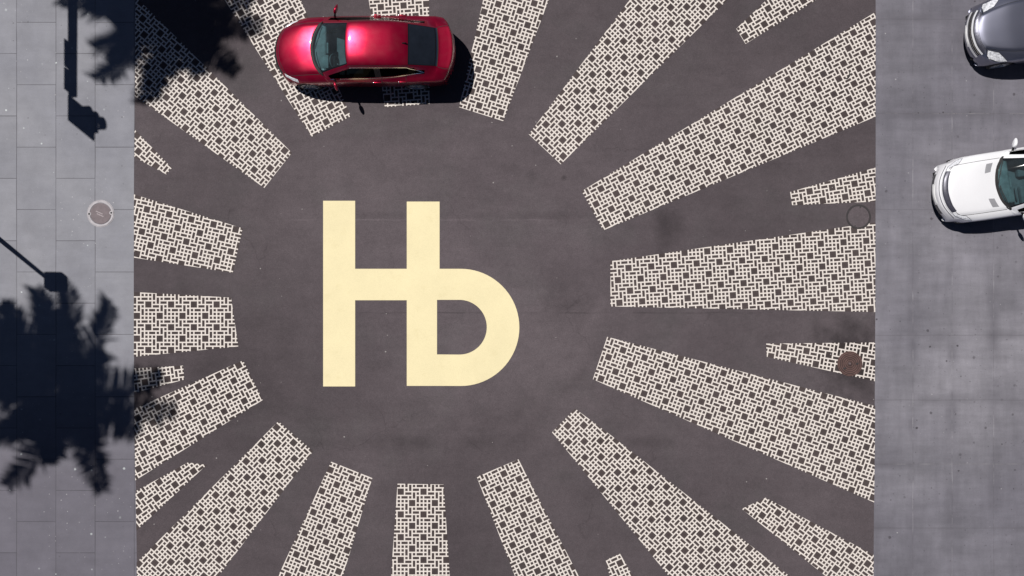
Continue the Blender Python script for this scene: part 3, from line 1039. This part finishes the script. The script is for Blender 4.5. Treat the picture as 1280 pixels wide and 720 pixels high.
    # wheels
    for wx in wheels:
        for s in (1, -1):
            yo = s * 0.885
            bm = bmesh.new()
            bm_lathe(bm, [(0, .0), (.07, .0), (.075, -.02 * s), (.15, -.05 * s), (.15, -.12 * s), (0, -.12 * s)], 24, 'y')
            w = obj_bm('wheel', bm, M['iron_dark'], root, True, (wx, yo - s * .04, .33), 40)
            bm = bmesh.new()
            bm_lathe(bm, [(.235, 0.0 + .035 * s), (.255, .040 * s), (.30, .035 * s), (.325, .010 * s), (.330, -.03 * s), (.330, -.15 * s), (.32, -.185 * s), (.235, -.19 * s), (.235, .035 * s)], 40, 'y')
            obj_bm('tyre', bm, M['black'], w, True, None, 50)
            bm = bmesh.new()
            bm_lathe(bm, [(.238, .02 * s), (.238, .036 * s), (.215, .036 * s), (.205, .0), (.205, -.08 * s), (.234, -.10 * s)], 40, 'y')
            for q in range(5):
                a = q * 2 * math.pi / 5 + .3
                for da in (-.13, .13):
                    rot = Matrix.Rotation(-(a + da * .3), 3, 'Y')
                    cpos = rot @ Vector((.125, 0.012 * s, 0.028 * (1 if da > 0 else -1)))
                    bm_box(bm, cpos, (.19, .022, .030), rot, .005, 1)
            bm_lathe(bm, [(0, .032 * s), (.045, .030 * s), (.055, .0)], 20, 'y')
            obj_bm('rim', bm, M['alloy'], w, True, None, 40)
    # mirrors
    for s in (1, -1):
        p, n = sh.at(U('ws1', .55), 4.0 * s)
        bm = bmesh.new()
        c = p + Vector((.04, s * .19, .075))
        bmesh.ops.create_uvsphere(bm, u_segments=20, v_segments=12, radius=1.0)
        for v in bm.verts:
            x, y, z = v.co
            k = 1.0 - 0.25 * y * s
            v.co = Vector((max(x, -.8) * .062 * k, y * .125, z * .082 * k))
            if v.co.x > .030: v.co.x = .030
            v.co.x += (v.co.y * s) * .28
            v.co += c
        for f in bm.faces:
            f.material_index = 0
        mr = obj_bm('mirror', bm, paint, root, True)
        bm = bmesh.new()
        bm_tube(bm, [p + Vector((-.01, s * .0, .0)), p + Vector((.0, s * .07, .035)), p + Vector((.015, s * .12, .06))], [.03, .026, .022], 10)
        obj_bm('mirror_stalk', bm, M['gloss_black'], mr, True)
    # lights
    for s in (1, -1):
        if style == 'sedan':
            co = [(U('lead', .15), 2.35 * s), (U('hoodf', .75), 4.15 * s), (U('hoodf', .55), 4.75 * s), (U('grille', .75), 3.9 * s)]
        elif style == 'dark':
            co = [(U('lead', .0), 3.1 * s), (U('hood1', -.25), 3.55 * s), (U('hoodf', .95), 4.9 * s), (U('lead', -.2), 4.5 * s)]
        else:
            co = [(U('lead', -.15), 2.45 * s), (U('hoodf', .30), 3.25 * s), (U('hoodf', .45), 4.75 * s), (U('grille', .85), 4.2 * s)]
        if detail and style == 'sedan':
            V, F = patch(sh, co, .010)
            obj_data('headlight', V, F, M['gloss_black'] if False else M['lamp_clear'], root, smooth=True)
        else:
            V, F = patch(sh, co, .012)
            hl = obj_data('headlight', V, F, M['lamp_clear'], root, smooth=True)
            V, F = [], []
            ribbon(sh, co + [co[0]], .010, .005, V, F)
            obj_data('rim', V, F, M['black'] if style == 'dark' else M['grille'], hl)
        V, F = patch(sh, [(U('dke', .55), 2.9 * s), (U('tail', .75), 2.9 * s), (U('tail', .55), 5.0 * s), (U('dke', .3), 4.9 * s)], .008)
        obj_data('tail_light', V, F, M['lamp_red'], root, smooth=True)
        for u in (U('rf2', .30), U('rf3', .62)):
            p, n = sh.at(u, 4.75 * s)
            bm = bmesh.new()
            bm_box(bm, p + n * .018, (.19, .022, .026), None, .008, 2)
            hd = obj_bm('handle', bm, paint, parts[('door', (1 if u < U('rf2', .5) else 2) * s)], True, None, 40)
            bm = bmesh.new()
            bm_box(bm, p + n * .020 + Vector((-.105, 0, 0)), (.035, .022, .026), None, .006, 2)
            obj_bm('key_cap', bm, M['chrome'], hd, True, None, 40) if False else obj_bm('handle_tip', bm, M['chrome'], parts[('door', (1 if u < U('rf2', .5) else 2) * s)], True, None, 40)
    # grille and plate on the nose
    g0, g1 = (U('bumper', .35), U('lead', -.15)) if style != 'white' else (U('lip', .4), U('bumper', .35))
    V, F = patch(sh, [(g0, -2.3), (g1, -2.3), (g1, 2.3), (g0, 2.3)], .006, 8, 16)
    gr = obj_data('grille', V, F, M['black'], root, smooth=True)
    V, F = [], []
    for q in range(4):
        u = g0 + (g1 - g0) * (q + .6) / 4.4
        ribbon(sh, [(u, -2.2), (u, 0), (u, 2.2)], .012, .010, V, F)
    obj_data('grille_bar', V, F, M['chrome'], gr)
    V, F = patch(sh, [(U('bumper', .05), -.95), (U('bumper', .65), -.95), (U('bumper', .65), .95), (U('bumper', .05), .95)], .022, 4, 8)
    obj_data('number_plate', V, F, M['plate'], root)
    # underbody and cabin
    x0, x1 = stations[0][1] + .12, stations[-1][1] - .12
    bm = bmesh.new()
    bm_box(bm, ((x0 + x1) / 2, 0, .34), (x1 - x0, 1.22, .30), None, .02)
    bm_box(bm, ((wheels[0] + wheels[1]) / 2, 0, .36), (wheels[1] - wheels[0] - .82, 1.62, .28), None, .02)
    obj_bm('underbody', bm, M['under'], root)
    d = stations[12][1] + .36
    dd = stations[7][1] + 1.22
    bm = bmesh.new()
    bm_box(bm, (dd - .97, 0, .83), (.40, 1.36, .18), Matrix.Rotation(R(-6), 3, 'Y'), .06, 3)
    bm_box(bm, (dd - .80, -.35, .90), (.16, .36, .10), None, .03, 2)
    bm_box(bm, (dd - .80, .02, .84), (.14, .30, .14), None, .03, 2)
    dash = obj_bm('dashboard', bm, M['dash'], root, True, None, 40)
    bm = bmesh.new()
    rot = Matrix.Rotation(R(62), 3, 'Y')
    cwheel = Vector((d - .74, -.35, .95))
    ring = [cwheel + rot @ Vector((.185 * math.cos(a), .185 * math.sin(a), 0)) for a in [2 * math.pi * i / 32 for i in range(33)]]
    bm_tube(bm, ring, .016, 8, False)
    bm_box(bm, cwheel, (.10, .30, .03), rot, .01)
    bm_box(bm, cwheel + rot @ Vector((.09, 0, 0)), (.16, .05, .025), rot, .01)
    obj_bm('steering_wheel', bm, M['interior'], root, True, None, 40)
    for s in (1, -1):
        bm = bmesh.new()
        bm_box(bm, (d - .16, s * .37, .62), (.52, .50, .16), None, .05, 3)
        bm_box(bm, (d + .18, s * .37, .92), (.14, .48, .62), Matrix.Rotation(R(14), 3, 'Y'), .05, 3)
        bm_box(bm, (d + .29, s * .37, 1.25), (.09, .26, .17), Matrix.Rotation(R(14), 3, 'Y'), .04, 3)
        obj_bm('seat', bm, M['interior'], root, True, None, 40)
    bm = bmesh.new()
    bm_box(bm, (d + 1.02, 0, .60), (.50, 1.30, .18), None, .05, 3)
    bm_box(bm, (d + 1.35, 0, .86), (.16, 1.26, .50), Matrix.Rotation(R(18), 3, 'Y'), .05, 3)
    bm_box(bm, (d + 1.72, 0, .93), (.56, 1.14, .05), None, .015, 2)
    bm_box(bm, (d - .1, 0, .51), (1.6, 1.18, .03), None, .0)
    obj_bm('rear_seat', bm, M['interior'], root, True, None, 40)
    # antenna fin
    if detail:
        p, n = sh.at(U('rfe', -.15), 0.0)
        bm = bmesh.new()
        prof = [(-.10, 0), (.05, .0), (.055, .045), (.03, .055), (-.03, .03)]
        vs = [[bm.verts.new(p + Vector((a, sg * .018 * (1 - b * 8), b - .004))) for a, b in prof] for sg in (-1, 1)]
        bm.faces.new(vs[0])
        bm.faces.new(vs[1][::-1])
        for q in range(5):
            bm.faces.new((vs[0][q], vs[0][(q + 1) % 5], vs[1][(q + 1) % 5], vs[1][q]))
        obj_bm('antenna', bm, M['gloss_black'], root)
    return root, sh, parts


# red car
cc = W(461, 73.2)
st = sedan_stations(cowl=-1.40, aft=0.0)
root, sh, parts = make_car('red_car', (cc.x, cc.y, .006), 0, 'glossy crimson sedan standing on the lattice rays at the top', 'car', M['red'], (-1.54, 1.365), st)
V, F = patch(sh, [(sh.u('ws1', .05), -1.75), (sh.u('ws1', .30), -1.75), (sh.u('ws1', .30), -1.6), (sh.u('ws1', .05), -1.6)], -.004, 3, 3)
obj_data('sticker', V, F, M['sticker'], parts[('windshield', 0)])

# white car, nose in the frame
cr = R(8.5)
fr = W(1155, 246)
nf = -2.55
st = sedan_stations(front=nf, cowl=-1.16, hoodz=.06, fw=.96, bowf=1.0, aft=.10)
off = Matrix.Rotation(cr, 3, 'Z') @ Vector((nf, 0, 0))
root, sh, parts = make_car('white_car', (fr.x - off.x, fr.y - off.y, .006), cr, 'white car with two grey bonnet vents, nose at the right edge', 'car', M['white'], (-1.62, 1.28), st, style='white')
for s in (1, -1):
    V, F = patch(sh, [(sh.u('hood2', .30), 1.0 * s), (sh.u('hood2', .62), 1.05 * s), (sh.u('hood2', .62), 1.95 * s), (sh.u('hood2', .30), 1.9 * s)], .004, 4, 4)
    obj_data('hood_vent', V, F, M['vent'], parts[('hood', 0)])
V, F = patch(sh, [(sh.u('lead', -.12), -2.25), (sh.u('hoodf', -.22), -1.75), (sh.u('hoodf', -.22), 1.75), (sh.u('lead', -.12), 2.25)], .007, 6, 16)
obj_data('radiator_grille', V, F, M['grille'], root, smooth=True)
V, F = [], []
ribbon(sh, [(sh.u('lead', -.18), -2.3), (sh.u('lead', -.18), 0), (sh.u('lead', -.18), 2.3)], .022, .012, V, F)
ribbon(sh, [(sh.u('bumper', .5), -4.2), (sh.u('bumper', .5), 0), (sh.u('bumper', .5), 4.2)], .03, .012, V, F)
obj_data('bumper_trim', V, F, M['bright'], root)
V, F = [], []
ribbon(sh, [(sh.u('grille', .45), -4.6), (sh.u('grille', .45), -2.2), (sh.u('grille', .45), 0), (sh.u('grille', .45), 2.2), (sh.u('grille', .45), 4.6)], .018, .004, V, F)
obj_data('bumper_gap', V, F, M['grille'], root)

# dark car, nose in the frame
cr = R(6.5)
fr = W(1195, 52)
nf = -2.445
st = sedan_stations(front=nf, cowl=-1.16, hoodz=.03, vee=.36)
off = Matrix.Rotation(cr, 3, 'Z') @ Vector((nf, 0, 0))
root, sh, parts = make_car('dark_car', (fr.x - off.x, fr.y - off.y, .006), cr, 'dark grey metallic car with a chrome grille, nose in the top right corner', 'car', M['grey'], (-1.54, 1.365), st, style='dark')
V, F = [], []
for q in range(5):
    u = sh.u('lead', -.3 + q * .17)
    ribbon(sh, [(u, -1.9 + q * .06), (u, 0), (u, 1.9 - q * .06)], .020, .010, V, F)
for s in (1, -1):
    ribbon(sh, [(sh.u('lead', -.35), 1.95 * s), (sh.u('hoodf', -.42), 1.75 * s)], .03, .012, V, F)
obj_data('radiator_grille', V, F, M['grille'], root)
V, F = [], []
ribbon(sh, [(sh.u('bumper', .55), -2.8), (sh.u('bumper', .55), 0), (sh.u('bumper', .55), 2.8)], .07, .014, V, F)
ribbon(sh, [(sh.u('grille', .55), -2.3), (sh.u('grille', .55), 0), (sh.u('grille', .55), 2.3)], .045, .014, V, F)
obj_data('bumper_trim', V, F, M['bright'], root)

# ------------------------------------------------------------------ things outside the frame whose shadows fall into it
def palm(px, py, h, reach, label, nf=46, seed=1):
    rnd = random.Random(seed)
    b = W(px, py)
    base = Vector((b.x - SLX * h, b.y + SLY * h, 0))
    t = empty('palm_tree', base)
    tag(t, label, 'palm tree', 'palms along the slabs')
    bm = bmesh.new()
    pts = [Vector((0.12 * math.sin(i * .35), 0.05 * i / 10, h * i / 14 * 0.985)) for i in range(15)]
    bm_tube(bm, pts, [.26] + [.19 - .004 * i + (.012 if i % 2 else 0) for i in range(14)], 14)
    tr = obj_bm('trunk', bm, M['bark'], t, True)
    V, F, mi = [], [], []
    top = pts[-1]
    for k in range(nf):
        az = k * 2.39996 + rnd.uniform(-.2, .2)
        age = k / nf
        droop = rnd.uniform(75, 125)
        el = R(78 - 100 * age + rnd.uniform(-8, 8))
        L = reach * rnd.uniform(.70, 1.12) * (1.1 + .35 * math.sin(max(el, 0)))
        dirh = Vector((math.cos(az), math.sin(az), 0))
        p = top.copy()
        e = el
        ns = 22
        dl = L / ns
        prev = None
        for i in range(ns + 1):
            tpar = i / ns
            d = dirh * math.cos(e) + Vector((0, 0, math.sin(e)))
            side = Vector((-dirh.y, dirh.x, 0))
            wst = .022 * (1 - tpar) + .006
            cur = (p - side * wst, p + side * wst)
            if prev:
                bI = len(V)
                V.extend([prev[0], prev[1], cur[1], cur[0]])
                F.append((bI, bI + 1, bI + 2, bI + 3))
                mi.append(0)
            prev = cur
            if i >= 3:
                ll = reach * .30 * math.sin(math.pi * min(1, .20 + .62 * tpar)) + .04
                for sd in (-1, 1):
                    for rep in range(2):
                        q = p + d * dl * rep * .5
                        dd = (side * sd * .92 + d * .55 + Vector((0, 0, rnd.uniform(-.95, -.15)))).normalized()
                        tip = q + dd * ll * rnd.uniform(.8, 1.1)
                        wv = d * .050
                        mid = q + dd * ll * .5
                        bI = len(V)
                        V.extend([q - wv * .6, q + wv * .6, mid + wv, tip, mid - wv])
                        F.append((bI, bI + 1, bI + 2, bI + 3, bI + 4))
                        mi.append(1 if age > .93 else 0)
            p = p + d * dl
            e -= R(droop) / ns * (.45 + 1.1 * tpar)
    obj_data('crown', V, F, [M['leaf'], M['leaf_dry']], t, mi=mi)


palm(72, 488, 15.0, 2.35, 'tall feather palm beside the slab walk, its shadow at the left edge', 36, 5)
palm(208, 10, 15.0, 2.2, 'tall feather palm whose shadow falls across the upper left rays', 40, 8)


def street_lamp():
    h = 5.0
    b = W(64, 352)
    base = Vector((b.x - SLX * h, b.y + SLY * h, 0))
    t = empty('street_lamp', base)
    tag(t, 'grey street lamp with one box lantern beside the slab walk', 'street lamp')
    bm = bmesh.new()
    bm_lathe(bm, [(0, 0), (.20, 0), (.20, .25), (.10, .35), (.07, .6), (.055, h), (0, h)], 20)
    obj_bm('pole', bm, M['steel'], t, True, None, 40)
    bm = bmesh.new()
    bm_box(bm, (.12, 0, h + .03), (.52, .44, .36), None, .05, 3)
    hd = obj_bm('lamp_head', bm, M['steel'], t)
    bm = bmesh.new()
    bm_box(bm, (.14, 0, h - .17), (.36, .28, .05), None, .01)
    obj_bm('lens', bm, M['milk'], hd)


def traffic_signal():
    h = 5.6
    ax = W(91, 0).x - SLX * h
    y0 = W(0, 120).y + SLY * h
    y1 = y0 + 10.5
    t = empty('traffic_signal', (ax, y1, 0))
    tag(t, 'traffic signal on a long mast arm over the slab crossing', 'traffic signal')
    L = y0 - y1
    bm = bmesh.new()
    bm_lathe(bm, [(0, 0), (.28, 0), (.28, .3), (.19, .4), (.15, h + .3), (0, h + .3)], 20)
    obj_bm('pole', bm, M['steel'], t, True, None, 40)
    bm = bmesh.new()
    bm_tube(bm, [(0, .0, h), (0, L * .5, h), (0, L, h)], [.16, .135, .115], 16)
    obj_bm('mast_arm', bm, M['steel'], t, True, None, 40)
    for ya, yb in ((52, 86), (87.5, 115)):
        a = W(0, ya).y + SLY * (h - .25) - y1
        b = W(0, yb).y + SLY * (h - .25) - y1
        bm = bmesh.new()
        bm_box(bm, (0, (a + b) / 2, h - .27), (.03, abs(a - b), .38), None, .008)
        obj_bm('name_plate', bm, M['sign'], t)
    # signal head: a back plate in the plane of the arm with three visored lenses facing +x
    yc = W(0, 137).y + SLY * 5.5 - y1
    bm = bmesh.new()
    bm_box(bm, (0, yc, 6.08), (.05, .70, 1.42), None, .01)
    bm_box(bm, (.10, yc, 6.08), (.20, .40, 1.15), None, .03)
    hd = obj_bm('signal_head', bm, M['signal_yellow'], t)
    for z, m in ((6.45, 'lens_red'), (6.08, 'lens_amber'), (5.71, 'lens_green')):
        bm = bmesh.new()
        bm_tube(bm, [(.20, yc, z), (.44, yc, z - .02)], [.17, .17], 18, False)
        for v in bm.verts:
            if v.co.z < z - .10 and v.co.x > .3:
                v.co.x -= .16
        obj_bm('visor', bm, M['signal_yellow'], hd)
        bm = bmesh.new()
        bm_tube(bm, [(.195, yc, z), (.215, yc, z)], [.15, .14], 18, True)
        obj_bm('lens', bm, M[m], hd)


street_lamp()
traffic_signal()

# ------------------------------------------------------------------ light
sun_dir = Vector((-SLX, SLY, 1)).normalized()
elev = math.asin(sun_dir.z)
azim = math.atan2(sun_dir.x, sun_dir.y)
sd = bpy.data.lights.new('sun', 'SUN')
sd.energy = 4.9
sd.angle = R(0.53)
sd.color = (1.0, 0.965, 0.92)
so = bpy.data.objects.new('sun', sd)
COL.objects.link(so)
so.rotation_euler = (-sun_dir).to_track_quat('-Z', 'Y').to_euler()
so.location = (-20, 16, 40)

w = bpy.data.worlds.new('World')
scene.world = w
w.use_nodes = True
nt = w.node_tree
bg = nt.nodes['Background']
sky = nt.nodes.new('ShaderNodeTexSky')
sky.sky_type = 'NISHITA'
sky.sun_disc = False
sky.sun_elevation = elev
sky.sun_rotation = azim % (2 * math.pi)
sky.air_density = 0.32
sky.dust_density = 0.5
sky.ozone_density = 1.0
sky.altitude = 1500
nt.links.new(sky.outputs[0], bg.inputs[0])
bg.inputs[1].default_value = 0.05

cam = bpy.data.cameras.new('camera')
cam.sensor_width = 36
cam.sensor_fit = 'HORIZONTAL'
cam.lens = 36.0 * S * CAM_H / 1280.0
cam.clip_end = 1000
co = bpy.data.objects.new('camera', cam)
COL.objects.link(co)
co.location = (0, 0, CAM_H)
co.rotation_euler = (0, 0, 0)
scene.camera = co

vs = scene.view_settings
vs.view_transform = 'Standard'
vs.look = 'None'
vs.exposure = 0.0
vs.gamma = 1.0
vs.use_curve_mapping = False
